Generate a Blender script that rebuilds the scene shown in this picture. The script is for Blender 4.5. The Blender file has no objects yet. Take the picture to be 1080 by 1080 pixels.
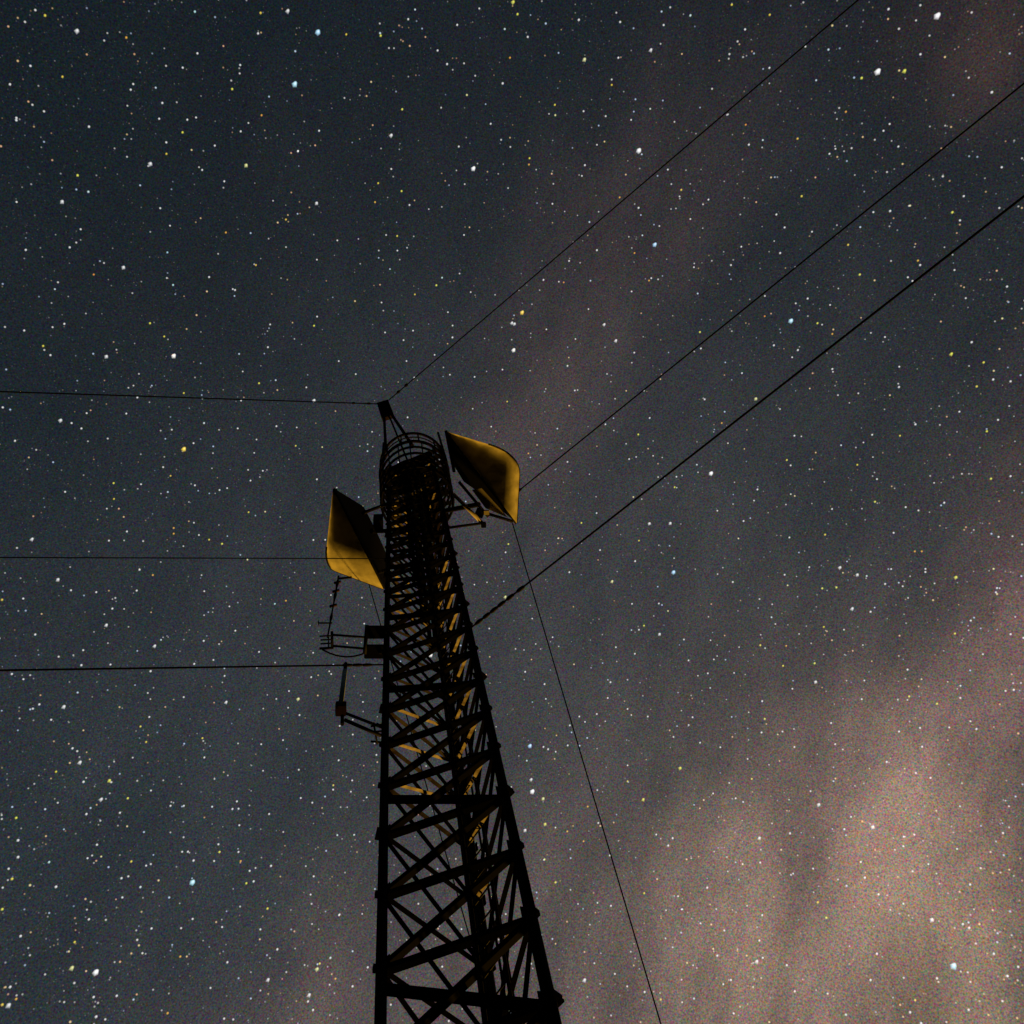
import bpy, bmesh, math, random
from mathutils import Vector, Matrix
random.seed(7)
scene = bpy.context.scene
C = scene.collection

# ------------------------------------------------------------------ camera
F = 1000.0                      # focal length in photo pixels (photo is 1080 wide)
VP = (414.0, 293.0)             # where the zenith falls
EYE = Vector((0, 0, 1.6))
Zc = Vector((VP[0] - 540, 540 - VP[1], -F)).normalized()
Xc = Vector((1, 0, 0)); Xc = (Xc - Xc.dot(Zc) * Zc).normalized()
Yc = Zc.cross(Xc)
ROT = Matrix((Xc, Yc, Zc))      # camera coordinates -> world
def ray(px, py):
    return ROT @ Vector((px - 540, 540 - py, -F))
def P(px, py, z):
    """the point seen at a photo pixel, z metres above the eye"""
    d = ray(px, py)
    return EYE + d * (z / d.z)
cam_d = bpy.data.cameras.new('camera'); cam = bpy.data.objects.new('camera', cam_d); C.objects.link(cam)
cam_d.sensor_width = 36; cam_d.lens = 36 * F / 1080
cam_d.clip_start = 0.1; cam_d.clip_end = 20000
m4 = ROT.to_4x4(); m4.translation = EYE
cam.matrix_world = m4
scene.camera = cam

# ------------------------------------------------------------------ helpers
def mat(name, col, rough=.6, metal=0.0, bump=0.0, var=.25, scale=8.0, col2=None, spec=.04):
    m = bpy.data.materials.new(name); m.use_nodes = True
    nt = m.node_tree; b = nt.nodes['Principled BSDF']
    b.inputs['Specular IOR Level'].default_value = spec; b.inputs['Roughness'].default_value = rough; b.inputs['Metallic'].default_value = metal
    tc = nt.nodes.new('ShaderNodeTexCoord'); nz = nt.nodes.new('ShaderNodeTexNoise')
    nz.inputs['Scale'].default_value = scale; nz.inputs['Detail'].default_value = 6
    nt.links.new(tc.outputs['Object'], nz.inputs['Vector'])
    rp = nt.nodes.new('ShaderNodeValToRGB'); nt.links.new(nz.outputs['Fac'], rp.inputs['Fac'])
    c2 = col2 or tuple(c * (1 - var) for c in col)
    rp.color_ramp.elements[0].position = .35; rp.color_ramp.elements[0].color = (*c2, 1)
    rp.color_ramp.elements[1].position = .65; rp.color_ramp.elements[1].color = (*col, 1)
    nt.links.new(rp.outputs['Color'], b.inputs['Base Color'])
    if bump:
        bp = nt.nodes.new('ShaderNodeBump'); bp.inputs['Strength'].default_value = bump; bp.inputs['Distance'].default_value = .02
        nt.links.new(nz.outputs['Fac'], bp.inputs['Height']); nt.links.new(bp.outputs['Normal'], b.inputs['Normal'])
    return m
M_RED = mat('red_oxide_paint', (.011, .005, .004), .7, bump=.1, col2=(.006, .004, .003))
M_WHITE = mat('white_band_and_lit_paint', (.40, .35, .30), .65, bump=.1, col2=(.14, .11, .09))
M_STEEL = mat('dark_galvanised_steel', (.009, .0085, .008), .7)
M_BLACK = mat('shaded_black_steel', (.005, .0045, .004), .8)  # darkened so the near face of the mast reads as unlit
M_DARK = mat('dark_plate', (.006, .006, .006), .8)
M_CABLE = mat('black_cable_jacket', (.006, .006, .006), .7)
M_DISH = mat('cream_antenna_paint', (.66, .60, .38), .65, bump=.12, var=.5, scale=4.0)
M_PIPE = mat('galvanised_pipe', (.75, .66, .5), .5)
M_WIRE = mat('steel_wire_rope', (.003, .003, .003), .9)
M_CERAM = mat('brown_porcelain', (.008, .005, .004), .6)
M_TUBE = mat('pale_green_fibreglass', (.5, .6, .48), .5)
M_BOX = mat('rusty_box_paint', (.06, .03, .022), .7)

def link(name, bm, m, parent=None, smooth=False):
    me = bpy.data.meshes.new(name)
    bmesh.ops.recalc_face_normals(bm, faces=bm.faces)
    bm.to_mesh(me); bm.free()
    if smooth:
        for p in me.polygons: p.use_smooth = True
    for mm in (m if isinstance(m, (list, tuple)) else [m]): me.materials.append(mm)
    o = bpy.data.objects.new(name, me); C.objects.link(o)
    if parent is not None:
        o.parent = parent
        o.matrix_parent_inverse = Matrix.Translation(-root_loc(parent))
    return o
def root_loc(o):
    v = Vector((0, 0, 0))
    while o is not None:
        v += o.location if o.parent is None else Vector((0, 0, 0)); o = o.parent
    return v
def thing(name, label, cat, loc, group=None):
    o = bpy.data.objects.new(name, None); C.objects.link(o); o.empty_display_size = .2
    o.location = loc; o['label'] = label; o['category'] = cat
    if group: o['group'] = group
    return o
def part(name, bm, m, parent, smooth=False):
    """vertices are given in world coordinates; the part hangs under its thing"""
    for v in bm.verts: v.co -= root_loc(parent)
    me = bpy.data.meshes.new(name)
    bmesh.ops.recalc_face_normals(bm, faces=bm.faces)
    bm.to_mesh(me); bm.free()
    if smooth:
        for p in me.polygons: p.use_smooth = True
    for mm in (m if isinstance(m, (list, tuple)) else [m]): me.materials.append(mm)
    o = bpy.data.objects.new(name, me); C.objects.link(o); o.parent = parent
    return o
def obox(bm, c, ax, ay, az, mi=0):
    """box from centre and three half-axis vectors"""
    vs = [bm.verts.new(c + sx * ax + sy * ay + sz * az) for sx in (-1, 1) for sy in (-1, 1) for sz in (-1, 1)]
    for q in ((0, 1, 3, 2), (4, 6, 7, 5), (0, 4, 5, 1), (2, 3, 7, 6), (0, 2, 6, 4), (1, 5, 7, 3)):
        f = bm.faces.new([vs[i] for i in q]); f.material_index = mi
def tube(bm, pts, r, n=8, r2=None, mi=0, closed=False):
    pts = [Vector(p) for p in pts]; rings = []
    up = None
    N = len(pts)
    for i, p in enumerate(pts):
        if closed: d = (pts[(i + 1) % N] - pts[i - 1]).normalized()
        else: d = (pts[min(i + 1, N - 1)] - pts[max(i - 1, 0)]).normalized()
        if up is None:
            up = Vector((0, 0, 1)) if abs(d.z) < .9 else Vector((1, 0, 0))
        a = (up - up.dot(d) * d).normalized(); b = d.cross(a); up = a
        rr = r if r2 is None else r + (r2 - r) * i / max(1, N - 1)
        if isinstance(r, (list, tuple)): rr = r[i]
        rings.append([bm.verts.new(p + rr * (math.cos(2 * math.pi * k / n) * a + math.sin(2 * math.pi * k / n) * b)) for k in range(n)])
    for i in range(N if closed else N - 1):
        A, B = rings[i], rings[(i + 1) % N]
        for k in range(n):
            f = bm.faces.new((A[k], A[(k + 1) % n], B[(k + 1) % n], B[k])); f.material_index = mi; f.smooth = True
    if not closed:
        f = bm.faces.new(list(reversed(rings[0]))); f.material_index = mi
        f = bm.faces.new(rings[-1]); f.material_index = mi
def angle(bm, p, q, w, th, nrm, off=0.0, mi=0):
    """rolled-steel angle: one flange in the face plane, one turned inwards"""
    d = (q - p).normalized(); n = (nrm - nrm.dot(d) * d).normalized(); s = d.cross(n)
    if s.z > 0: s = -s                       # the inward flange sits on the lower edge
    c = (p + q) / 2 + n * off; h = d * ((q - p).length / 2)
    obox(bm, c, h, s * (w / 2), n * (th / 2), mi)
    obox(bm, c + s * (w / 2 - th / 2) - n * (w / 2 + th / 2), h, s * (th / 2), n * (w / 2 - .0005), mi)

# ------------------------------------------------------------------ the lattice mast
U = 6.0
BAY = .144 * U
def at(px, py): return P(px, py, U)
L0, R0, M0 = at(400, 1022), at(563, 966), at(524, 1107.8)
plan = {k: Vector((v.x, v.y, 0)) for k, v in (('L', L0), ('R', R0), ('M', M0))}
CEN = (plan['L'] + plan['R'] + plan['M']) / 3
SIDE = (plan['L'] - plan['R']).length
K0, K1 = -8, 22
def zk(k): return EYE.z + U + BAY * k
def J(leg, k): return plan[leg] + Vector((0, 0, zk(k)))
ZTOP = zk(K1) + .1
def leg_z(leg, px, py):
    """height above the eye where the leg comes closest to a photo pixel"""
    d = ray(px, py); return plan[leg].length / math.hypot(d.x / d.z, d.y / d.z)
def on_leg(leg, px, py): return plan[leg] + Vector((0, 0, EYE.z + leg_z(leg, px, py)))
mast = thing('lattice_mast', 'tall three-legged lattice radio mast of crossed steel angles, banded in faded red and white', 'radio mast', CEN.copy())
def paint(k): return M_WHITE if (int(math.floor(k / 3)) % 2) else M_RED

for leg in 'LRM':
    bm = bmesh.new(); out = (plan[leg] - CEN).normalized(); tn = Vector((-out.y, out.x, 0))
    w = {'L': .078, 'R': .066, 'M': .072}[leg]
    # two flanges of the leg angle, in three-bay lengths, all coloured dark to look unlit
    k = K0
    fl = []
    for s in (-1, 1):
        a = (out * -.5 + tn * s * .866).normalized()
        fl.append(a)
    zs = [0.0] + [zk(k) for k in range(K0 + 2, K1 + 1, 3)] + [ZTOP]
    for z0, z1 in zip(zs[:-1], zs[1:]):
        kk = ((z0 + z1) / 2 - EYE.z - U) / BAY
        mi = 0
        for s, a in zip((-1, 1), fl):
            nn = Vector((-a.y, a.x, 0)) * s
            c = plan[leg] + Vector((0, 0, (z0 + z1) / 2))
            obox(bm, c + a * (w / 2 + .004), a * (w / 2), nn * .005, Vector((0, 0, (z1 - z0) / 2 - .001)), mi)
        tube(bm, [plan[leg] + out * .006 + Vector((0, 0, z0 + .001)), plan[leg] + out * .006 + Vector((0, 0, z1 - .001))], .022, 8, mi=mi)
    # joint plates and climbing-step ends at every bay
    for k in range(K0, K1 + 1):
        c = J(leg, k)
        mi = 0
        for a in fl:
            nn = Vector((-a.y, a.x, 0))
            obox(bm, c + a * .055 + nn * .012, a * .045, nn * .004, Vector((0, 0, .07)), mi)
        if k % 3 == 2:
            obox(bm, c + out * .02, out * .036, tn * .05, Vector((0, 0, .012)), mi)
            obox(bm, c + out * .02 + Vector((0, 0, .04)), out * .032, tn * .046, Vector((0, 0, .01)), mi)
        else:
            obox(bm, c + out * .028, out * .02, tn * .018, Vector((0, 0, .03)), mi)
    part('leg', bm, [M_RED, M_WHITE], mast)

rest = bmesh.new(); braces = []
def fnrm(a, b):
    m = (plan[a] + plan[b]) / 2 - CEN; return m.normalized()
for k in range(K0, K1 + 1):
    for a, b, w in (('L', 'R', .056), ('L', 'M', .040), ('R', 'M', .040)):
        braces.append(('horizontal_brace', J(a, k), J(b, k), w, fnrm(a, b), 0.0, k))
    if k < K1:
        braces.append(('diagonal_brace', J('L', k), J('R', k + 1), .052, fnrm('L', 'R'), .009, k))
        braces.append(('diagonal_brace', J('M', k), J('L', k + 1), .036, fnrm('L', 'M'), .008, k))
        braces.append(('diagonal_brace', J('M', k), J('R', k + 1), .034, fnrm('R', 'M'), .008, k))
        braces.append(('diagonal_brace', J('R', k), J('M', k + 1), .034, fnrm('R', 'M'), -.05, k))
        if k >= 3: braces.append(('diagonal_brace', J('L', k), J('M', k + 1), .034, fnrm('L', 'M'), -.052, k))
    if k >= 9 and k < K1 and k % 3:
        braces.append(('diagonal_brace', J('L', k), J('R', k - 1), .045, fnrm('L', 'R'), -.07, k))
    if k % 3 == 0 and k > K0:
        braces.append(('diagonal_brace', J('L', k) - Vector((0, 0, .09)), J('R', k - 1) + Vector((0, 0, .06)), .06, fnrm('L', 'R'), -.075, k))
count = {'horizontal_brace': 0, 'diagonal_brace': 0}
for nm, p, q, w, n, off, k in braces:
    d = (q - p).normalized(); p2, q2 = p + d * .03, q - d * .03
    front = n.dot(fnrm('L', 'R')) > .99  # near-face braces get the blacker steel in place of real shade
    pale = nm == 'diagonal_brace' and abs(n.dot(fnrm('R', 'M'))) > .99 and off < 0 and k < 12  # paler colour stands in for the amber light on these diagonals
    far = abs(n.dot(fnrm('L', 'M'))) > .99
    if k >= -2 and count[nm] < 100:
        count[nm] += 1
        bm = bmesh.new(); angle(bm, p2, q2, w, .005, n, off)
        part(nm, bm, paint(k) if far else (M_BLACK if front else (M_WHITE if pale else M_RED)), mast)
    else:
        angle(rest, p2, q2, w, .005, n, off, 1 if paint(k) is M_WHITE else 0)
o = part('brace', rest, [M_RED, M_WHITE], mast); o['kind'] = 'stuff'

# ladder and feeder cables climbing inside the mast beside the far leg
def upright(fr_plan, z0, z1, r, n=6):
    return [Vector((fr_plan.x, fr_plan.y, z0)), Vector((fr_plan.x, fr_plan.y, z1))]
def pl(x, y): return Vector((x * U, y * U, 0))
bm = bmesh.new()
s0, s1 = pl(.089, .905), pl(.119, .862)
for s in (s0, s1): tube(bm, upright(s, .3, ZTOP - .2, .02), .016, 6)
z = .5
while z < ZTOP - .3:
    tube(bm, [s0 + Vector((0, 0, z)), s1 + Vector((0, 0, z))], .008, 6); z += .3
part('ladder', bm, M_STEEL, mast)
bm = bmesh.new()
for x, y, r in ((.1005, .925, .018), (.1065, .93, .022), (.1255, .885, .014), (.0985, .935, .012), (.0845, .89, .009), (.1205, .93, .012)):
    c = pl(x, y); pts = []
    for i in range(15):
        zz = .2 + (ZTOP - 1.2) * i / 14
        pts.append(c + Vector((random.uniform(-.008, .008), random.uniform(-.008, .008), zz)))
    tube(bm, pts, r, 8)
for x, y, r, k0 in ((.07, .93, .035, 9), (.055, .91, .035, 10), (.08, .87, .04, 8), (.06, .88, .03, 11), (.04, .88, .035, 12), (.095, .84, .04, 10), (.12, .82, .035, 12), (.03, .85, .03, 13), (.1, .80, .03, 13)):
    c = pl(x, y); tube(bm, [c + Vector((0, 0, zk(k0))), c + Vector((.01, .01, (zk(k0) + ZTOP) / 2)), c + Vector((0, 0, ZTOP - .3))], r, 8)
part('cable_bundle', bm, M_CABLE, mast)

# round work platform with rails at the top
zp = EYE.z + 4.12 * U; zr = EYE.z + 4.34 * U
rad = .150 * U
def circ(c, r, z, n=40): return [Vector((c.x + r * math.cos(2 * math.pi * i / n), c.y + r * math.sin(2 * math.pi * i / n), z)) for i in range(n)]
plat = None
bm = bmesh.new(); tube(bm, circ(CEN, rad, zp), .042, 8, closed=True)
da, db = Vector((.93, -.37, 0)), Vector((.37, .93, 0))
x = -.42 * rad
while x < rad - .05:        # deck planks with narrow gaps, open over the hatch at the front
    h = math.sqrt(max(.01, rad * rad - x * x)) - .03
    obox(bm, CEN + db * x + Vector((0, 0, zp + .04)), da * h, db * .06, Vector((0, 0, .012))); x += .172
for i in range(3):
    a = Vector((math.cos(1.2 + i * 2.094), math.sin(1.2 + i * 2.094), 0)); b = Vector((-a.y, a.x, 0))
    obox(bm, CEN + a * rad * .5 + Vector((0, 0, zp - .02)), a * rad * .49, b * .02, Vector((0, 0, .025)))
plat = part('platform', bm, M_RED, mast)
for zz, r in ((zr, .038), ((zp + zr) / 2, .016)):
    bm = bmesh.new(); tube(bm, circ(CEN, rad, zz), r, 8, closed=True); o = part('handrail', bm, M_RED, mast)
zlow = EYE.z + 3.60 * U
for q in range(4):
    zz = zlow + (zp - zlow) * q / 4
    bm = bmesh.new(); tube(bm, circ(CEN, rad * (.93 + .07 * q / 4), zz), .032, 8, closed=True); part('cage_hoop', bm, M_BLACK, mast)
for i in range(18):
    a = 2 * math.pi * (i + .15) / 18; dv = Vector((math.cos(a), math.sin(a), 0)) * rad
    bm = bmesh.new(); tube(bm, [CEN + dv * .93 + Vector((0, 0, zlow)), CEN + dv + Vector((0, 0, zp))], .016, 6); part('cage_bar', bm, M_BLACK, mast)
for zz in (3.66, 3.88):                        # intermediate landings of open planks
    bm = bmesh.new(); x = -.62 * rad
    while x < .8 * rad:
        h = math.sqrt(rad * rad - x * x) * .86
        obox(bm, CEN + db * x + Vector((0, 0, EYE.z + zz * U)), da * h, db * .04, Vector((0, 0, .012))); x += .24
    part('landing', bm, M_BLACK, mast)
for i in range(12):
    a = 2 * math.pi * (i + .3) / 12
    bm = bmesh.new(); q = CEN + Vector((rad * math.cos(a), rad * math.sin(a), 0))
    tube(bm, [q + Vector((0, 0, zp + .02)), q + Vector((0, 0, zr - .02))], .02, 6); part('rail_post', bm, M_RED, mast)
# extra tall posts rising at the right of the rail
for px, py, zz0, zz1 in ((471, 487, 3.9, 4.67), (404, 480, 4.0, 4.3)):
    bm = bmesh.new(); q = P(px, py, zz0 * U); tube(bm, [q, q + Vector((0, 0, (zz1 - zz0) * U))], .034, 8); part('post', bm, M_RED, mast)
# leaning head that carries the uppermost wires
za = 5.15 * U
HEAD = P(404, 431, za)
bm = bmesh.new()
lt = plan['L'] + Vector((0, 0, ZTOP)); rt = plan['R'] + Vector((0, 0, ZTOP)); mt = plan['M'] + Vector((0, 0, ZTOP))
tube(bm, [P(407, 476, 4.2 * U), P(405.2, 440, za - .6)], .042, 8)
tube(bm, [P(435, 470, 4.3 * U), P(414, 438.5, za - .6)], .048, 8)
tube(bm, [mt, P(411, 440, za - .5)], .03, 8)
part('head_strut', bm, M_RED, mast)
bm = bmesh.new()
cs = [P(398, 426.5, za + .1), P(409.8, 423, za + .1), P(416, 439, za - .7), P(403, 443, za - .7)]
ctr = sum(cs, Vector()) / 4; nn = (cs[1] - cs[0]).cross(cs[3] - cs[0]).normalized() * .07
lo = [bm.verts.new(c - nn) for c in cs]; hi = [bm.verts.new(c + nn) for c in cs]
bm.faces.new(lo); bm.faces.new(hi)
for i in range(4): bm.faces.new((lo[i], lo[(i + 1) % 4], hi[(i + 1) % 4], hi[i]))
part('head_plate', bm, M_RED, mast)

# ------------------------------------------------------------------ hooded horn antennas
def horn(label, A, B, C_, z0, round_px, h, roll, tilt, rs, shrink, extra):
    """hood seen from below: tip A on the mast side, rounded outer corner B, lower corner C"""
    A, B, C_ = Vector(A), Vector(B), Vector(C_)
    ra = B + (A - B).normalized() * round_px * 1.6; rc = B + (C_ - B).normalized() * round_px
    O = [ra.lerp(rc, 0) * 1.0]
    O = []
    for i in range(9):
        t = i / 8
        O.append((1 - t) ** 2 * ra + 2 * t * (1 - t) * B + t * t * rc)
    for i in range(1, 13): O.append(rc.lerp(C_, i / 12))
    NT = 16; G = A * .2 + B * .1 + C_ * .7
    base = thing('horn_antenna', label, 'antenna', P(C_.x, C_.y, z0), 'hooded horn antennas on the mast head')
    bm = bmesh.new()
    lo, hi = [], []
    for io, o2 in enumerate(O):
        rw = min(1.0, io / 9); rw = rw * rw * (3 - 2 * rw)
        rl, rh = [], []
        for j in range(1, NT + 1):
            t = j / NT
            q = A.lerp(o2, t)
            zz = z0 + tilt * t + rw * roll * max(0, (t - rs) / (1 - rs)) ** 2
            b = P(q.x, q.y, zz)
            rl.append(bm.verts.new(b))
            hh = h * min(1.0, 2 * t) - (zz - z0) * .6
            hh = max(.05, hh)
            up = b + Vector((0, 0, hh))
            if shrink:                          # the hood narrows upwards
                up = up.lerp(P(G.x, G.y, z0 + hh), shrink)
            rh.append(bm.verts.new(up))
        lo.append(rl); hi.append(rh)
    tip = bm.verts.new(P(A.x, A.y, z0)); tip2 = bm.verts.new(P(A.x, A.y, z0) + Vector((0, 0, .05)))
    for i in range(len(O) - 1):
        for S, tp in ((lo, tip), (hi, tip2)):
            f = bm.faces.new((tp, S[i][0], S[i + 1][0])); f.smooth = True
            for j in range(NT - 1):
                f = bm.faces.new((S[i][j], S[i][j + 1], S[i + 1][j + 1], S[i + 1][j])); f.smooth = True
        bm.faces.new((lo[i][-1], lo[i + 1][-1], hi[i + 1][-1], hi[i][-1]))
    for S in (0,):                               # the side from tip to corner B
        bm.faces.new((tip, lo[0][0], hi[0][0], tip2))
        for j in range(NT - 1): bm.faces.new((lo[0][j], lo[0][j + 1], hi[0][j + 1], hi[0][j]))
    edge_lo = [tip.co.copy()] + [v.co.copy() for v in lo[-1]]; edge_hi = [tip2.co.copy()] + [v.co.copy() for v in hi[-1]]
    part('hood', bm, M_DISH, base)
    bm = bmesh.new()                             # face closing the mast side, its shade put into a near-black colour
    n = len(edge_lo)
    inn = (edge_lo[-1] - edge_lo[0]).cross(Vector((0, 0, 1))).normalized()
    cen = P(B.x, B.y, z0)
    if (cen - edge_lo[0]).dot(inn) < 0: inn = -inn
    fa = [[bm.verts.new(e - inn * s) for e in ed] for ed in (edge_lo, edge_hi) for s in (0.0, .03)]
    for j in range(n - 1):
        bm.faces.new((fa[0][j], fa[0][j + 1], fa[2][j + 1], fa[2][j])); bm.faces.new((fa[1][j], fa[1][j + 1], fa[3][j + 1], fa[3][j]))
        bm.faces.new((fa[0][j], fa[0][j + 1], fa[1][j + 1], fa[1][j])); bm.faces.new((fa[2][j], fa[2][j + 1], fa[3][j + 1], fa[3][j]))
    for j in (0, n - 1): bm.faces.new((fa[0][j], fa[1][j], fa[3][j], fa[2][j]))
    part('face_plate', bm, M_DARK, base)
    bm = bmesh.new()                             # stiffening lip along the rolled edge
    tube(bm, [v + Vector((0, 0, .02)) for v in [P(o2.x, o2.y, z0 + tilt + roll * (3 * min(1, io / 9) ** 2 - 2 * min(1, io / 9) ** 3)) for io, o2 in enumerate(O)]], .018, 6)
    part('rim', bm, M_STEEL, base)
    extra(base, z0)
    return base
def rod(base, nm, a, b, r, m):
    bm = bmesh.new(); tube(bm, [a, b], r, 10); return part(nm, bm, m, base)
ZL, ZR = 2.80 * U, 2.95 * U
def left_extra(b, z0):
    rod(b, 'mounting_arm', P(383, 541, z0 + 1.2), on_leg('L', 408, 531), .035, M_STEEL)
    rod(b, 'mounting_arm', P(392, 560, z0 + .6), on_leg('L', 408, 560), .045, M_STEEL)
    rod(b, 'mounting_arm', P(398, 604, z0 + .3), on_leg('L', 408, 601), .03, M_STEEL)
    bm = bmesh.new(); obox(bm, P(399, 552, z0 + .7), Vector((.09, 0, 0)), Vector((0, .12, 0)), Vector((0, 0, .25))); part('bracket', bm, M_STEEL, b)
def right_extra(b, z0):
    # sloping mounting frame between mast and hood, shade painted in as near-black
    bm = bmesh.new()
    lo = [P(472, 457, z0 + .06), P(478, 490, z0 + .12), P(489, 508, z0 + .12), P(506, 520, z0 + .1), P(542, 549, z0 + .06)]
    a = [bm.verts.new(v) for v in lo]; c = [bm.verts.new(v + Vector((0, 0, .12))) for v in lo]
    bm.faces.new(a); bm.faces.new(c)
    for i in range(5): bm.faces.new((a[i], a[(i + 1) % 5], c[(i + 1) % 5], c[i]))
    part('mounting_frame', bm, M_DARK, b)
    bm = bmesh.new(); tube(bm, [P(470.3, 454, z0 + .1), P(479, 498, z0 + .05)], .03, 8); part('edge_bar', bm, M_STEEL, b)
    rod(b, 'strut', P(478, 521, z0 - .1), P(509, 552, z0 - .25), .036, M_PIPE)
    bm = bmesh.new(); obox(bm, P(510, 553.5, z0 - .25), Vector((.045, 0, 0)), Vector((0, .045, 0)), Vector((0, 0, .06))); part('end_cap', bm, M_DARK, b)
    rod(b, 'mounting_arm', on_leg('R', 468, 539), P(505, 532, z0), .05, M_STEEL)
    rod(b, 'mounting_arm', on_leg('R', 471, 557), P(507, 552, z0 - .1), .026, M_STEEL)
    rod(b, 'mounting_arm', P(512, 541, z0 - .1), P(541, 550, z0 - .05), .03, M_STEEL)
    rod(b, 'mounting_arm', P(484, 508, z0), P(515, 545, z0 - .1), .03, M_STEEL)
    bm = bmesh.new(); obox(bm, P(506, 541, z0 - .12), Vector((.07, .03, 0)), Vector((-.03, .07, 0)), Vector((0, 0, .06))); part('bracket', bm, M_DARK, b)
    bm = bmesh.new()  # pale sheet standing in for a patch of amber light on the frame
    lo = [P(498, 517, z0 - .04), P(508, 515, z0 - .04), P(536, 546, z0 - .08), P(512, 536, z0 - .08)]
    a = [bm.verts.new(v) for v in lo]; c = [bm.verts.new(v + Vector((0, 0, .03))) for v in lo]
    bm.faces.new(a); bm.faces.new(c)
    for i in range(4): bm.faces.new((a[i], a[(i + 1) % 4], c[(i + 1) % 4], c[i]))
    part('lit_patch', bm, M_PIPE, b)
    bm = bmesh.new(); obox(bm, P(513, 540.5, z0 - .16), Vector((.05, .0, 0)), Vector((0, .04, 0)), Vector((0, 0, .04))); part('clamp', bm, M_PIPE, b)
horn('cream hooded horn antenna left of the mast, above the thin whip aerial', (351, 516), (342, 598), (404.5, 621.5), ZL, 13, 2.4, .30, -.27, .68, 0, left_extra)
horn('cream hooded horn antenna on arms and a pale strut, right of the round platform', (471, 455), (549, 479), (545, 552), ZR, 22, 1.2, .19, -.385, .86, .62, right_extra)

# ------------------------------------------------------------------ small aerials and boxes on the left leg
zb = leg_z('L', 405, 678)
box = thing('equipment_box', 'black equipment box in two halves clamped to the left leg of the mast', 'equipment box', P(396, 678, zb), None)
def pbox(nm, x0, y0, x1, y1, z, hz, m, parent):
    a, b2, c = P(x0, y0, z), P(x1, y0, z), P(x0, y1, z)
    bm = bmesh.new(); obox(bm, (b2 + c) / 2 + Vector((0, 0, hz)), (b2 - a) / 2, (c - a) / 2, Vector((0, 0, hz)))
    bmesh.ops.bevel(bm, geom=list(bm.edges), offset=.008, segments=2, affect='EDGES')
    return part(nm, bm, m, parent)
pbox('upper_case', 385.5, 661, 405, 674, zb, .03, M_DARK, box)
pbox('lower_case', 384, 681, 405, 695, zb, .03, M_DARK, box)
bm = bmesh.new(); tube(bm, [P(384.5, 690, zb - .02), P(387, 659, zb + .12)], .026, 8); part('standpipe', bm, M_STEEL, box)
bm = bmesh.new()
for y in (669, 688): tube(bm, [P(400, y, zb + .1), on_leg('L', 405, y - 1)], .03, 8)
part('clamp', bm, M_STEEL, box)

whip = thing('whip_antenna', 'slender dark whip aerial with collars, held out on two rods under the left horn antenna', 'antenna', P(347, 676, zb))
zw = zb
foot = P(345.5, 672, zw); top = foot + Vector((0, 0, zw * .222))
bm = bmesh.new(); N = 14
tube(bm, [foot.lerp(top, i / N) for i in range(N + 1)], [.012 + (.012 if i in (4, 9, 12) else 0) + .004 * (i > 7) for i in range(N + 1)], 8)
part('rod', bm, M_STEEL, whip)
cz = foot.lerp(top, .20)
bm = bmesh.new(); q = Vector((1, .05, 0)); tube(bm, [cz - q * .17, cz + q * .03], .012, 6)
tube(bm, [cz - q * .165 - Vector((0, .035, 0)), cz - q * .165 + Vector((0, .035, 0))], .008, 6); part('crossbar', bm, M_STEEL, whip)
for fr in (.72, .88, .47):
    c2 = foot.lerp(top, fr); bm = bmesh.new(); tube(bm, [c2 - Vector((.045, 0, .03)), c2 + Vector((.045, 0, .03))], .024, 8); part('collar', bm, M_BOX, whip)
c2 = foot.lerp(top, .95); bm = bmesh.new(); tube(bm, [c2, c2 + Vector((.22, -.01, .02))], .02, 8); part('upper_bracket', bm, M_STEEL, whip)
for (x0, y0, x1, y1) in ((350, 669.5, 384, 672), (349, 681, 384, 684)):
    rod(whip, 'arm', P(x0, y0, zw), P(x1, y1, zw), .016, M_STEEL)
bm = bmesh.new(); tube(bm, [P(350, 666, zw), P(350.5, 684, zw)], .019, 8); tube(bm, [P(346.5, 670, zw), P(346.5, 683, zw)], .01, 6)
part('clamp_bar', bm, M_STEEL, whip)
for x0, y in ((337, 671), (338, 675), (338, 679), (337, 684)):
    rod(whip, 'clamp_bolt', P(x0, y, zw - .01), P(350, y - .6, zw - .01), .011 if y < 683 else .018, M_STEEL)
bm = bmesh.new(); tube(bm, [P(340 + 43 * t, 685 + 2.6 * t * 2 * (1 - t) * 4 + 5 * t * .9, zw - .02) for t in [i / 12 for i in range(13)]], .012, 6); part('cable', bm, M_CABLE, whip)

zt = leg_z('L', 403, 768)
tb = thing('tube_antenna', 'pale green tube aerial standing on a rusty box at the end of twin arms', 'antenna', P(360, 750, zt))
f0 = P(359.3, 744, zt)
bm = bmesh.new(); tube(bm, [f0, f0 + Vector((0, 0, zt * .098))], .029, 12); part('tube', bm, M_TUBE, tb)
bm = bmesh.new(); tp = f0 + Vector((0, 0, zt * .098)); tube(bm, [tp, tp + Vector((0, 0, .22))], .022, 10); part('tip_cap', bm, M_DARK, tb)
pbox('base_box', 353.5, 744, 365, 756, zt - .05, .06, M_BOX, tb)
bm = bmesh.new(); tube(bm, [P(361, 755, zt - .06), P(361, 764, zt - .22)], .02, 8); part('stub', bm, M_STEEL, tb)
rod(tb, 'arm', P(364, 752, zt), on_leg('L', 403, 768), .017, M_STEEL)
rod(tb, 'arm', P(363, 759, zt - .02), P(402, 776, zt - .06), .021, M_STEEL)
bm = bmesh.new()
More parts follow.
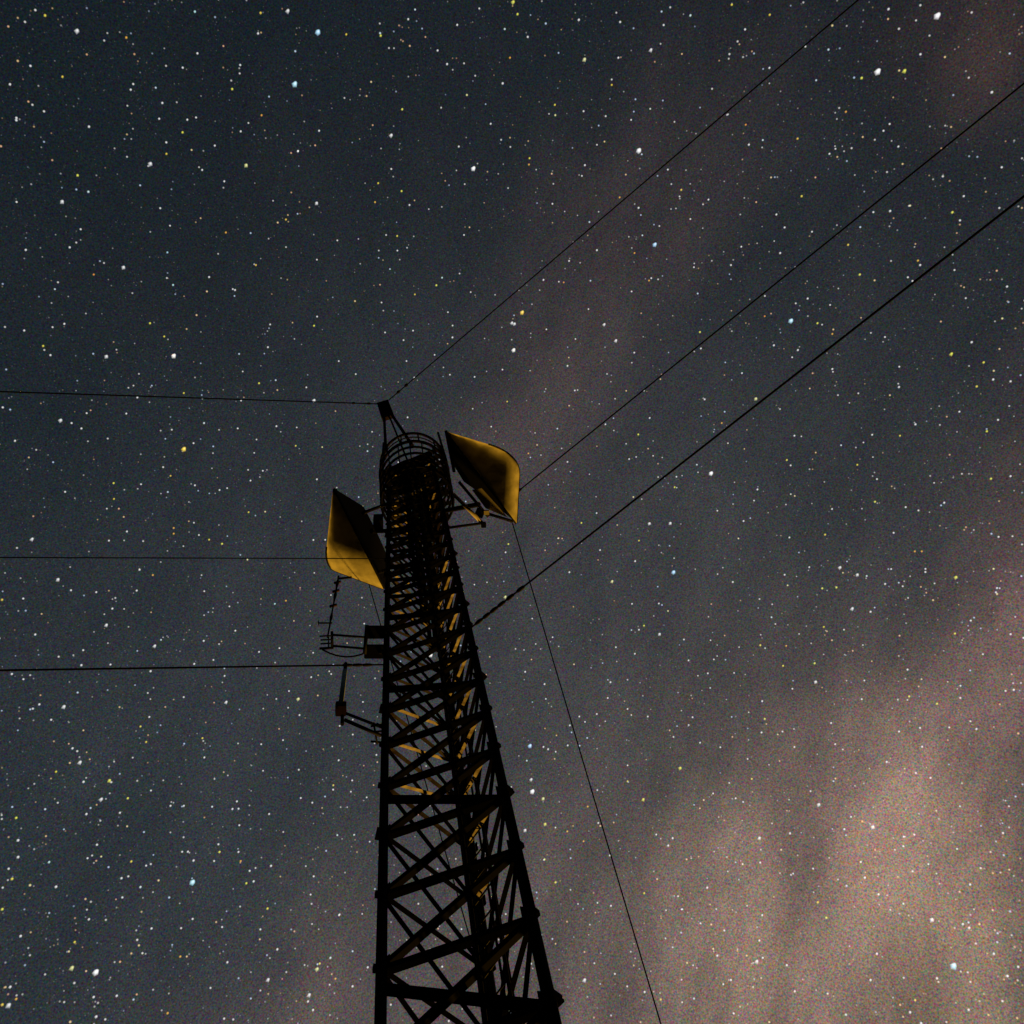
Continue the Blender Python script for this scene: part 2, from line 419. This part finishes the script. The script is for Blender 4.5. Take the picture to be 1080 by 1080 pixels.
for (x0, y0, x1, y1) in ((394, 762, 398, 785), (391, 766, 404, 764), (391, 782, 404, 783), (397, 763, 405, 767), (393, 772, 405, 771)):
    tube(bm, [P(x0, y0, zt - .02), P(x1, y1, zt - .03)], .012, 6)
part('clamp', bm, M_STEEL, tb)

# ------------------------------------------------------------------ guy wires
def guy(label, a, px, py, slope, r, beads=(), bead_r=.04, sag=.0, grp='guy wires holding the mast'):
    """from a (world) through the photo pixel, coming down at the given slope to the ground"""
    d = ray(px, py); d = d / d.z
    # height z where the point on the pixel ray lies on a line of that slope from a
    lo, hi = .2, a.z - EYE.z
    for _ in range(60):
        z = (lo + hi) / 2; q = EYE + d * z
        run = math.hypot(q.x - a.x, q.y - a.y)
        if a.z - q.z > slope * run: lo = z
        else: hi = z
    q = EYE + d * ((lo + hi) / 2)
    s = a.z / (a.z - q.z); e = a + (q - a) * s                    # ground end
    t = thing('guy_wire', label, 'guy wire', e.copy(), grp)
    bm = bmesh.new(); pts = []
    n = 30
    for i in range(n + 1):
        u = i / n; p = a.lerp(e, u); p.z -= sag * 4 * u * (1 - u); pts.append(p)
    tube(bm, pts, r, 6); part('wire', bm, M_WIRE, t)
    L = (e - a).length; dr = (e - a).normalized()
    for bd in beads:
        p = a + dr * bd; p.z -= sag * 4 * (bd / L) * (1 - bd / L)
        bm = bmesh.new()
        tube(bm, [p - dr * .075, p - dr * .05, p, p + dr * .05, p + dr * .075], [.012, bead_r * .8, bead_r, bead_r * .8, .012], 8)
        part('insulator', bm, M_CERAM, t)
    return t
hl = P(399, 426, za); hr = P(410, 422, za)
guy('thin guy wire from the mast head to the left, uppermost of the left three', hl, 0, 413, .6, .020, (.35, .9))
guy('guy wire from behind the left horn antenna, middle of the left three', on_leg('L', 407, 592) - Vector((0, .05, 0)), 0, 588, .5, .009)
guy('guy wire with beads by the black box, lowest of the left three', on_leg('L', 404, 701), 0, 707, .5, .011, (.26, .40, .54), .024)
guy('guy wire climbing from the mast head to the upper right, uppermost of the right three', hr, 905, 0, .6, .019, (.5, .9), .05)
guy('guy wire passing behind the right horn antenna, middle of the right three', P(536, 526.5, ZR + .9), 1080, 88, .5, .014, (.32,), .035)
guy('thick guy wire with insulator beads at the right leg, lowest of the right three', on_leg('R', 503, 661), 1080, 207, .45, .0125, [.18, .33, .48, .63, .80, 1.0], .030)
guy('long wire stay running down from the right horn antenna to the bottom edge', P(540.5, 552, ZR + .15), 697, 1080, 1.15, .012)
guy('thin wire stay running down from the left horn antenna behind the black box', P(388, 612, ZL + .45), 520, 1075, 1.15, .010)

# ------------------------------------------------------------------ ground
bm = bmesh.new()
gs = 6000
vs = [bm.verts.new((x, y, 0)) for x, y in ((-gs, -gs), (gs, -gs), (gs, gs), (-gs, gs))]; bm.faces.new(vs)
g = link('ground', bm, mat('night_grass', (.014, .016, .009), .9, scale=.4, bump=.3)); g['kind'] = 'structure'

# ------------------------------------------------------------------ stars
COL = {'w': (1.0, .98, .95), 'b': (.68, .86, 1.15), 'y': (1.12, .79, .26), 'o': (1.12, .64, .24)}
S = [((0, 0, 3), "143,48 y1;245,95 b2;400,118 o1;617,36 b1;825,40 o1.3;912,32 b2;1008,98 b2.5;935,262 b3;735,281 y1.3;780,521 y2;477,516 b2.3;246,554 y1.5;280,606 b1.2;198,636 b1.8;1003,641 b1.8;943,478 w1.2;1010,413 w1;905,694 o1.2;392,844 w1.8;221,782 w1;548,901 b1;662,876 w1.2;810,838 o1.2;744,917 w1.2;475,1022 y1.3;204,1024 w1;994,1030 y1.3;520,1064 y1;514,325 w1;578,418 y1.1;762,415 w.9;828,364 o.9;282,400 w1.2;198,242 y.9;32,266 w.9;414,283 w.8;625,168 w.8;817,105 w1;715,735 o1;530,798 b.8;297,868 o.8;680,460 w.8;527,486 y.9;710,573 w.8;640,537 w.8;504,375 w.8;593,378 w.8;855,1026 w.8;77,1045 w.8;82,790 w1"),
((360, 0, 3), "545,4 y1.8;558,44 y1.3;752,62 w1.5;981,156 w1.8;771,186 y2.2;335,202 w1.3;125,112 y1.2;16,108 y.9;511,263 b1.5;193,345 y1.5;159,426 b2.2;420,530 w2.6;944,473 w3;771,522 w1.2;117,579 y1;191,604 y1.3;107,639 o1.1;216,648 w1.1;596,500 y1.1;594,520 o1;881,624 o1;941,657 w1.3;994,771 b2.4;809,791 w1.3;721,825 w1.1;177,746 y1;319,878 b1.1;301,902 y1.5;640,885 w1.3;574,986 y2.6;541,1020 b2;352,1067 w1.5;833,1025 w1.8;870,1076 b2.3;676,331 y1;856,268 y.9;877,182 w.9;534,182 o.9;305,159 w.9;367,78 w.9;212,60 w.8;473,391 w1;372,463 w.9;928,800 o.9;974,887 o1;233,931 y.9;704,893 o.8;1076,600 o1.3"),
((720, 0, 3), "810,45 w2.8;621,222 w3.2;567,246 y1.6;704,222 y1.8;25,48 b1.2;979,291 w1.4;652,28 w1;156,14 y1;276,46 y.9;364,438 o1.2;210,457 w1.2;377,620 o1.4;297,678 w1.1;323,719 w1;309,800 w1.3;657,667 w1.5;854,671 y1.6;524,774 o1.3;561,868 y1.6;752,838 w1.2;745,824 o1.1;396,944 w1.2;345,1012 b2.7;427,1022 y1.3;1027,906 w1;55,1050 y1.4;474,1056 o1;275,214 w.8;517,353 o.9;683,463 w.7;200,394 o.8;260,1000 o.8;82,631 w.9;890,620 w.8;465,486 w.8;186,780 w.8"),
((0, 360, 3), "137,14 y1;160,43 w1;338,46 w2;552,43 w2.4;848,18 w1.1;820,132 y1.3;582,163 y1;995,185 b2.3;435,177 w1;193,248 w2;258,275 w1;646,258 b1.3;584,338 y2.8;875,268 w1.2;936,330 y1;360,448 y1.1;361,498 y.9;793,440 w1;617,455 w1;1003,436 w1.2;695,470 w1;787,540 y1;550,590 o1;550,608 o1;103,624 w1.8;402,601 w1;662,627 y1;703,640 y1.5;345,630 w.8;992,628 w1;185,752 b1.8;442,722 w1.3;484,739 o1;433,788 w1.2;305,793 w1;225,787 w.9;356,845 w1.2;338,896 w1.7;112,927 w1.1;491,962 w1.8;645,947 w1.2;258,1024 w1.5;350,1022 w1;477,1043 w1.6;615,1020 w1.3;745,915 w1;820,982 w1;7,817 o1.3;38,1052 w1;540,425 y.8;400,228 w.8;48,314 w.8;870,830 b1;905,820 o1;985,1062 w1;711,1058 w.9"),
((480, 360, 3), "187,25 w2.4;356,77 w1.3;379,155 w1;62,112 w1;598,155 w1.3;778,22 w1.1;790,183 w1.3;953,180 y2;1009,12 w1.5;908,100 w1;616,242 w1.2;580,294 y1.5;476,262 w1;356,381 w.9;551,372 w1.1;232,354 o1;812,415 w2.6;695,461 y1.3;400,574 y1.3;448,543 w1;169,641 y1.3;160,667 w1.2;459,660 w1.2;616,575 w2;682,574 w2;570,695 w1.5;693,728 b2.4;498,758 y2;362,730 w1.5;160,807 y2;560,830 w1;645,829 w1;598,899 y1.2;582,912 w1.2;648,925 w1.7;569,988 w1.1;739,1009 w1;222,1045 w1.4;492,1078 w1.5;913,568 w1.3;957,468 w1.4;879,761 w1.5;1043,738 w1;966,961 o1.5;1038,1026 o1.5;1050,375 o1.5;1062,392 w1;1074,298 w1.1;1048,963 o1;800,1050 w1;582,630 y1;844,258 o1;165,190 y.9;1058,620 w1"),
((720, 360, 3), "365,27 w1.5;474,87 w1.3;685,144 w1.5;852,38 o1.8;953,66 o1.5;931,142 o1.4;983,120 w1.3;737,262 w1.4;963,284 y1.2;976,434 y1.4;1038,426 w1;609,507 y1.4;706,524 w1;828,510 w1.3;473,530 w1;451,611 o1.4;735,664 o1;757,664 o1;401,714 w1;499,714 w2;554,737 w1.7;442,781 y1.6;487,778 y1.5;641,767 w1.2;866,745 y1.7;538,844 b2.3;595,855 w1.6;862,924 y1.2;1038,926 w1;418,1018 y1.6;447,903 y1;712,1038 w1.3;422,1076 w1.8;1000,618 w.9;995,780 w.9;600,295 w1;688,298 y1;912,883 w.9;876,222 w.8;915,2 w1.5;553,390 y1;660,720 w.9;1038,126 w1"),
((0, 720, 3), "204,74 w2.2;125,68 w1.1;717,60 b1.8;945,50 y2;473,108 w1;445,138 y1;463,187 y1;230,207 w1.3;255,250 b2.3;178,281 y1;265,313 w1.5;348,308 y1.7;322,367 w2;405,365 y1.3;274,415 w1.3;380,411 w1;52,427 y1.3;58,498 b1.6;58,551 b1.6;156,567 b1.1;39,620 o1.5;178,645 w1.6;416,565 o1.4;445,646 b1.3;385,618 w1.2;612,628 b2.8;613,562 w1.5;595,534 w1;695,535 y1.5;755,535 w1;762,564 o1;858,579 b1.6;803,628 b1.4;780,634 y1.2;847,714 o1.5;736,399 w1.3;750,375 w1;852,415 w1.1;647,236 w1;948,102 w1.1;641,175 y1;540,389 w1;582,389 w1;282,748 w1;8,716 y1.3;66,801 w1.2;237,820 y1;480,777 w1.1;230,900 o2.2;307,912 w2.6;33,962 w1.3;30,1018 b2;8,1018 o1.3;52,1000 o1;305,1056 w1.5;878,843 w1.4;720,884 w1;850,938 w1.7;1046,870 b1.3;1005,904 y2;1012,888 y1.1;980,986 b1.9;975,1008 w1.2;991,1035 w1.2;571,866 o1;297,994 w1;370,990 w1;531,1045 o1;1062,936 o1;1072,245 w1.2;1055,324 y1"),
((720, 720, 3), "252,58 w1.3;717,43 y1.3;805,66 y1.1;260,114 y1.6;250,157 w1.3;470,127 w1;685,154 w1;930,146 w1.2;758,202 w1.3;646,250 w1.5;738,285 w1;354,203 w1;483,194 w1;219,304 y1.1;432,384 w2;340,476 w1.6;244,490 w1.8;603,455 w2;568,438 o1.1;512,463 w1.3;790,748 w2.2;907,775 w1.6;887,763 w1.2;860,892 b3.2;620,669 w1.3;428,694 o1.4;455,743 y1.3;577,616 w1.4;78,648 w1.4;110,863 w1.3;236,880 w2;254,870 w1.2;615,857 w1.3;595,940 w1.2;720,1042 w1.3;736,1004 y1;910,638 w1.2;700,487 w1;805,935 w1;1048,22 w1.2;985,857 w1;355,976 w1;330,893 w1.2;153,940 w1;252,735 w1;243,815 w1;755,1077 w1.5"),
((540, 720, 4.5), "88,296 b2.4;150,304 w1.3;172,315 w1.4;93,457 w2;100,512 w3;150,548 y2;159,669 y1.7;64,698 w1.8;263,705 o1.1;360,587 o1;340,752 o1;155,838 y1.6;207,947 y1.5;403,148 w1;320,160 w1;275,202 w1.2;265,297 w1.2;549,124 w1;645,160 w1;800,403 y1.9;625,552 y1.8;549,467 y1;763,737 w1.3;742,772 w1.5;925,972 w1.2;628,998 y1;470,1058 w1.2;410,665 w1;465,819 w1;893,284 w1;955,525 w1;1062,548 w1;155,6 w1.4;455,72 w1;685,720 w1"),
((0, 0, 1), "617,1033 w2.2;697,1054 o1.2;680,1046 w1;460,300 w1.5;543,341 w2;430,440 w1;437,398 w1;455,690 w2.4;445,500 w1;372,1040 w1.3;388,1020 w1")]
sbm = bmesh.new(); lay = sbm.loops.layers.color.new('star'); 
DIST = 3000.0
def star(px, py, r, col, b, elong=0.0):
    d = ray(px, py).normalized()
    n = 8 if r > .9 else 6
    u = (ROT @ Vector((1, 0, 0))); u = (u - u.dot(d) * d).normalized(); v = d.cross(u)
    if v.dot(ROT @ Vector((0, 1, 0))) < 0: v = -v
    sc = DIST / F / max(.3, (ROT.transposed() @ d).z * -1)
    c = EYE + d * (DIST + random.uniform(-40, 40)); ph = random.uniform(0, 6.3)
    def ring(k):
        out = []
        for i in range(n):
            a = ph + 2 * math.pi * i / n; x, y = math.cos(a), math.sin(a)
            e = 1 + elong * max(0, x * -.55 + y * -.83)
            out.append(sbm.verts.new(c + (u * x + v * y) * r * k * sc * e))
        return out
    def face(vs, cs):
        f = sbm.faces.new(vs)
        for l, cc in zip(f.loops, cs): l[lay] = (*cc, 1)
    core = tuple(b * (.5 + .5 * x) if r > 1.5 else b * x for x in col); mid = tuple(.42 * b * x for x in col); out = (0, 0, 0)
    c0 = sbm.verts.new(c)
    if r < .9:
        r2 = ring(1.45); k = tuple(1.25 * x for x in core)
        for i in range(n): face((c0, r2[i], r2[(i + 1) % n]), (k, out, out))
        return
    r1, r2 = ring(.62), ring(1.6)
    for i in range(n):
        j = (i + 1) % n
        face((c0, r1[i], r1[j]), (core, mid, mid)); face((r1[i], r2[i], r2[j], r1[j]), (mid, out, out, mid))
seen = []
for (ox, oy, k), txt in S:
    for it in txt.split(';'):
        pos, sp = it.split(' '); x, y = (float(t) for t in pos.split(','))
        x, y, r = ox + x / k, oy + y / k, float(sp[1:])
        if any(abs(x - a) < 1.5 and abs(y - b2) < 1.5 for a, b2 in seen): continue
        seen.append((x, y))
        star(x, y, .52 + r * .165, COL[sp[0]], min(2.6, .6 + r * .75) if sp[0] == 'w' or r > 1.9 else min(1.25, .45 + r * .5), 1.8 if r >= 1.7 else .6)
knots = [(random.uniform(-260, 1340), random.uniform(-260, 1340), random.uniform(15, 70)) for _ in range(260)]
for i in range(86000):
    x, y = random.uniform(-260, 1340), random.uniform(-260, 1340)
    if random.random() < .13:
        kx, ky, ks = random.choice(knots); x, y = random.gauss(kx, ks), random.gauss(ky, ks)
    if random.random() > .42 + .58 * min(1, max(0, (y + .25 * x) / 900)): continue
    m = random.random() ** 11
    c = random.choices('wbyo', (6, 2, 1.4, 1.2))[0]
    star(x, y, .40 + .36 * m + random.uniform(0, .10), tuple(.5 + .5 * t for t in COL[c]), .07 + .17 * random.random() ** 2 + .72 * m)
sm = bpy.data.materials.new('starlight'); sm.use_nodes = True; nt = sm.node_tree; nt.nodes.clear()
at_ = nt.nodes.new('ShaderNodeVertexColor'); at_.layer_name = 'star'
em = nt.nodes.new('ShaderNodeEmission'); tr = nt.nodes.new('ShaderNodeBsdfTransparent'); ad = nt.nodes.new('ShaderNodeAddShader'); ou = nt.nodes.new('ShaderNodeOutputMaterial')
nt.links.new(at_.outputs['Color'], em.inputs['Color']); nt.links.new(em.outputs[0], ad.inputs[0]); nt.links.new(tr.outputs[0], ad.inputs[1]); nt.links.new(ad.outputs[0], ou.inputs['Surface'])
sm.cycles.emission_sampling = 'NONE'
me = bpy.data.meshes.new('stars'); sbm.to_mesh(me); sbm.free(); me.materials.append(sm)
st = bpy.data.objects.new('stars', me); C.objects.link(st); st['kind'] = 'stuff'; st['label'] = 'thousands of white, blue and orange stars scattered over the night sky'; st['category'] = 'stars'

# ------------------------------------------------------------------ night sky: airglow, town glow and thin cloud
w = bpy.data.worlds.new('World'); scene.world = w; w.use_nodes = True; nt = w.node_tree
bg = nt.nodes['Background']; N_ = nt.nodes.new; LK = nt.links.new
tc = N_('ShaderNodeTexCoord')
def math_(op, a, b=None):
    n = N_('ShaderNodeMath'); n.operation = op
    for i, v in enumerate((a, b)):
        if v is None: continue
        if isinstance(v, (int, float)): n.inputs[i].default_value = v
        else: LK(v, n.inputs[i])
    return n.outputs[0]
def dot(vec):
    n = N_('ShaderNodeVectorMath'); n.operation = 'DOT_PRODUCT'; LK(tc.outputs['Generated'], n.inputs[0]); n.inputs[1].default_value = vec; return n.outputs['Value']
def vadd(a, b):
    n = N_('ShaderNodeVectorMath'); n.operation = 'ADD'; LK(a, n.inputs[0]); LK(b, n.inputs[1]); return n.outputs[0]
def vscale(v, s):
    n = N_('ShaderNodeVectorMath'); n.operation = 'SCALE'
    if isinstance(v, tuple): n.inputs[0].default_value = v
    else: LK(v, n.inputs[0])
    if isinstance(s, (int, float)): n.inputs['Scale'].default_value = s
    else: LK(s, n.inputs['Scale'])
    return n.outputs[0]
# thin cloud lit from below by a far town, its edges broken up by noise
nw = N_('ShaderNodeTexNoise'); LK(tc.outputs['Generated'], nw.inputs['Vector']); nw.inputs['Scale'].default_value = 5.5; nw.inputs['Detail'].default_value = 4; nw.inputs['Roughness'].default_value = .55
wp = N_('ShaderNodeVectorMath'); wp.operation = 'MULTIPLY_ADD'; LK(nw.outputs['Color'], wp.inputs[0]); wp.inputs[1].default_value = (.15, .15, .15); wp.inputs[2].default_value = (-.075, -.075, -.075)
warped = vadd(tc.outputs['Generated'], wp.outputs[0])
def wdot(vec):
    n = N_('ShaderNodeVectorMath'); n.operation = 'DOT_PRODUCT'; LK(warped, n.inputs[0]); n.inputs[1].default_value = vec; return n.outputs['Value']
ex = (ROT @ Vector((.94, -.34, 0))); ey = (ROT @ Vector((.34, .94, 0))); ez = ROT @ Vector((0, 0, 1))
cx = N_('ShaderNodeCombineXYZ'); LK(math_('MULTIPLY', dot(ex), 15.0), cx.inputs[0]); LK(math_('MULTIPLY', dot(ey), 5.5), cx.inputs[1]); LK(dot(ez), cx.inputs[2])
n1 = N_('ShaderNodeTexNoise'); LK(cx.outputs[0], n1.inputs['Vector']); n1.inputs['Scale'].default_value = 1.0; n1.inputs['Detail'].default_value = 5; n1.inputs['Roughness'].default_value = .62
cloud = math_('MAXIMUM', math_('ADD', math_('MULTIPLY', n1.outputs['Fac'], 4.0), -1.0), 0.05)
LOBES = [(720, 660, 0, .50, .44, (.0310, .0296, .0306), .25), (150, 1000, 0, .42, .42, (.0150, .0186, .0212), .25), (900, 1090, 0, .34, .30, (.092, .061, .044), .45),
         (800, 1055, 90, .15, .085, (.124, .078, .052), .55), (885, 900, 65, .14, .07, (.092, .055, .041), .55), (990, 985, 85, .15, .065, (.124, .081, .047), .55),
         (1060, 700, 75, .16, .065, (.100, .054, .046), .6), (1000, 850, 70, .14, .09, (.034, .020, .017), .6), (575, 400, 62, .20, .075, (.026, .0140, .011), .6),
         (700, 200, 60, .16, .08, (.016, .009, .008), .5), (1027, 30, 90, .08, .055, (.036, .018, .013), .3), (325, 1000, 85, .11, .035, (.024, .016, .010), .4),
         (335, 1095, 20, .14, .09, (.034, .020, .017), .4), (640, 1110, 10, .22, .16, (.040, .027, .022), .4)]
acc = None
for px, py, an, sl, ss, colr, cm in LOBES:
    a = math.radians(an); d0 = ray(px, py).normalized()
    u = ROT @ Vector((math.cos(a), math.sin(a), 0)); u = (u - u.dot(d0) * d0).normalized(); v = d0.cross(u)
    e = math_('ADD', math_('POWER', math_('ABSOLUTE', math_('MULTIPLY', wdot(u), 1 / sl)), 2.0), math_('POWER', math_('ABSOLUTE', math_('MULTIPLY', wdot(v), 1 / ss)), 2.0))
    e = math_('EXPONENT', math_('MULTIPLY', e, -1.0))
    mod = math_('ADD', math_('MULTIPLY', cloud, cm), 1.0 - cm)
    v = vscale(colr, math_('MULTIPLY', e, mod)); acc = v if acc is None else vadd(acc, v)
n2 = N_('ShaderNodeTexNoise'); LK(tc.outputs['Generated'], n2.inputs['Vector']); n2.inputs['Scale'].default_value = 5; n2.inputs['Detail'].default_value = 3
base = N_('ShaderNodeMix'); base.data_type = 'RGBA'; LK(n2.outputs['Fac'], base.inputs['Factor'])
base.inputs['A'].default_value = (.0046, .0112, .0158, 1); base.inputs['B'].default_value = (.0078, .0106, .0156, 1)
acc = vadd(acc, base.outputs['Result'])
# sensor-like grain laid over the sky colour
n3 = N_('ShaderNodeTexNoise'); LK(tc.outputs['Generated'], n3.inputs['Vector']); n3.inputs['Scale'].default_value = 640; n3.inputs['Detail'].default_value = 1
gr = N_('ShaderNodeVectorMath'); gr.operation = 'MULTIPLY_ADD'; LK(n3.outputs['Color'], gr.inputs[0]); gr.inputs[1].default_value = (2.9, 2.6, 2.9); gr.inputs[2].default_value = (-.45, -.3, -.45)
mm = N_('ShaderNodeVectorMath'); mm.operation = 'MULTIPLY'; LK(acc, mm.inputs[0]); LK(gr.outputs[0], mm.inputs[1])
LK(mm.outputs[0], bg.inputs['Color']); bg.inputs['Strength'].default_value = 1.0

# ------------------------------------------------------------------ amber yard light far off beyond the mast
ld = bpy.data.lights.new('sodium_floodlight', 'SPOT'); lo_ = bpy.data.objects.new('sodium_floodlight', ld); C.objects.link(lo_)
ld.color = (1.0, .525, .05); ld.energy = 520000; ld.spot_size = math.radians(24); ld.spot_blend = .25; ld.shadow_soft_size = 2.0
lo_.location = CEN + Vector((.45, .89, 0)) * 95 + Vector((0, 0, 6))
aim = Vector((CEN.x, CEN.y, 22)) - lo_.location
lo_.rotation_euler = aim.to_track_quat('-Z', 'Y').to_euler()

scene.view_settings.view_transform = 'Standard'; scene.view_settings.look = 'None'
scene.view_settings.exposure = 0; scene.view_settings.gamma = 1
scene.cycles.transparent_max_bounces = 16
scene.render.film_transparent = False
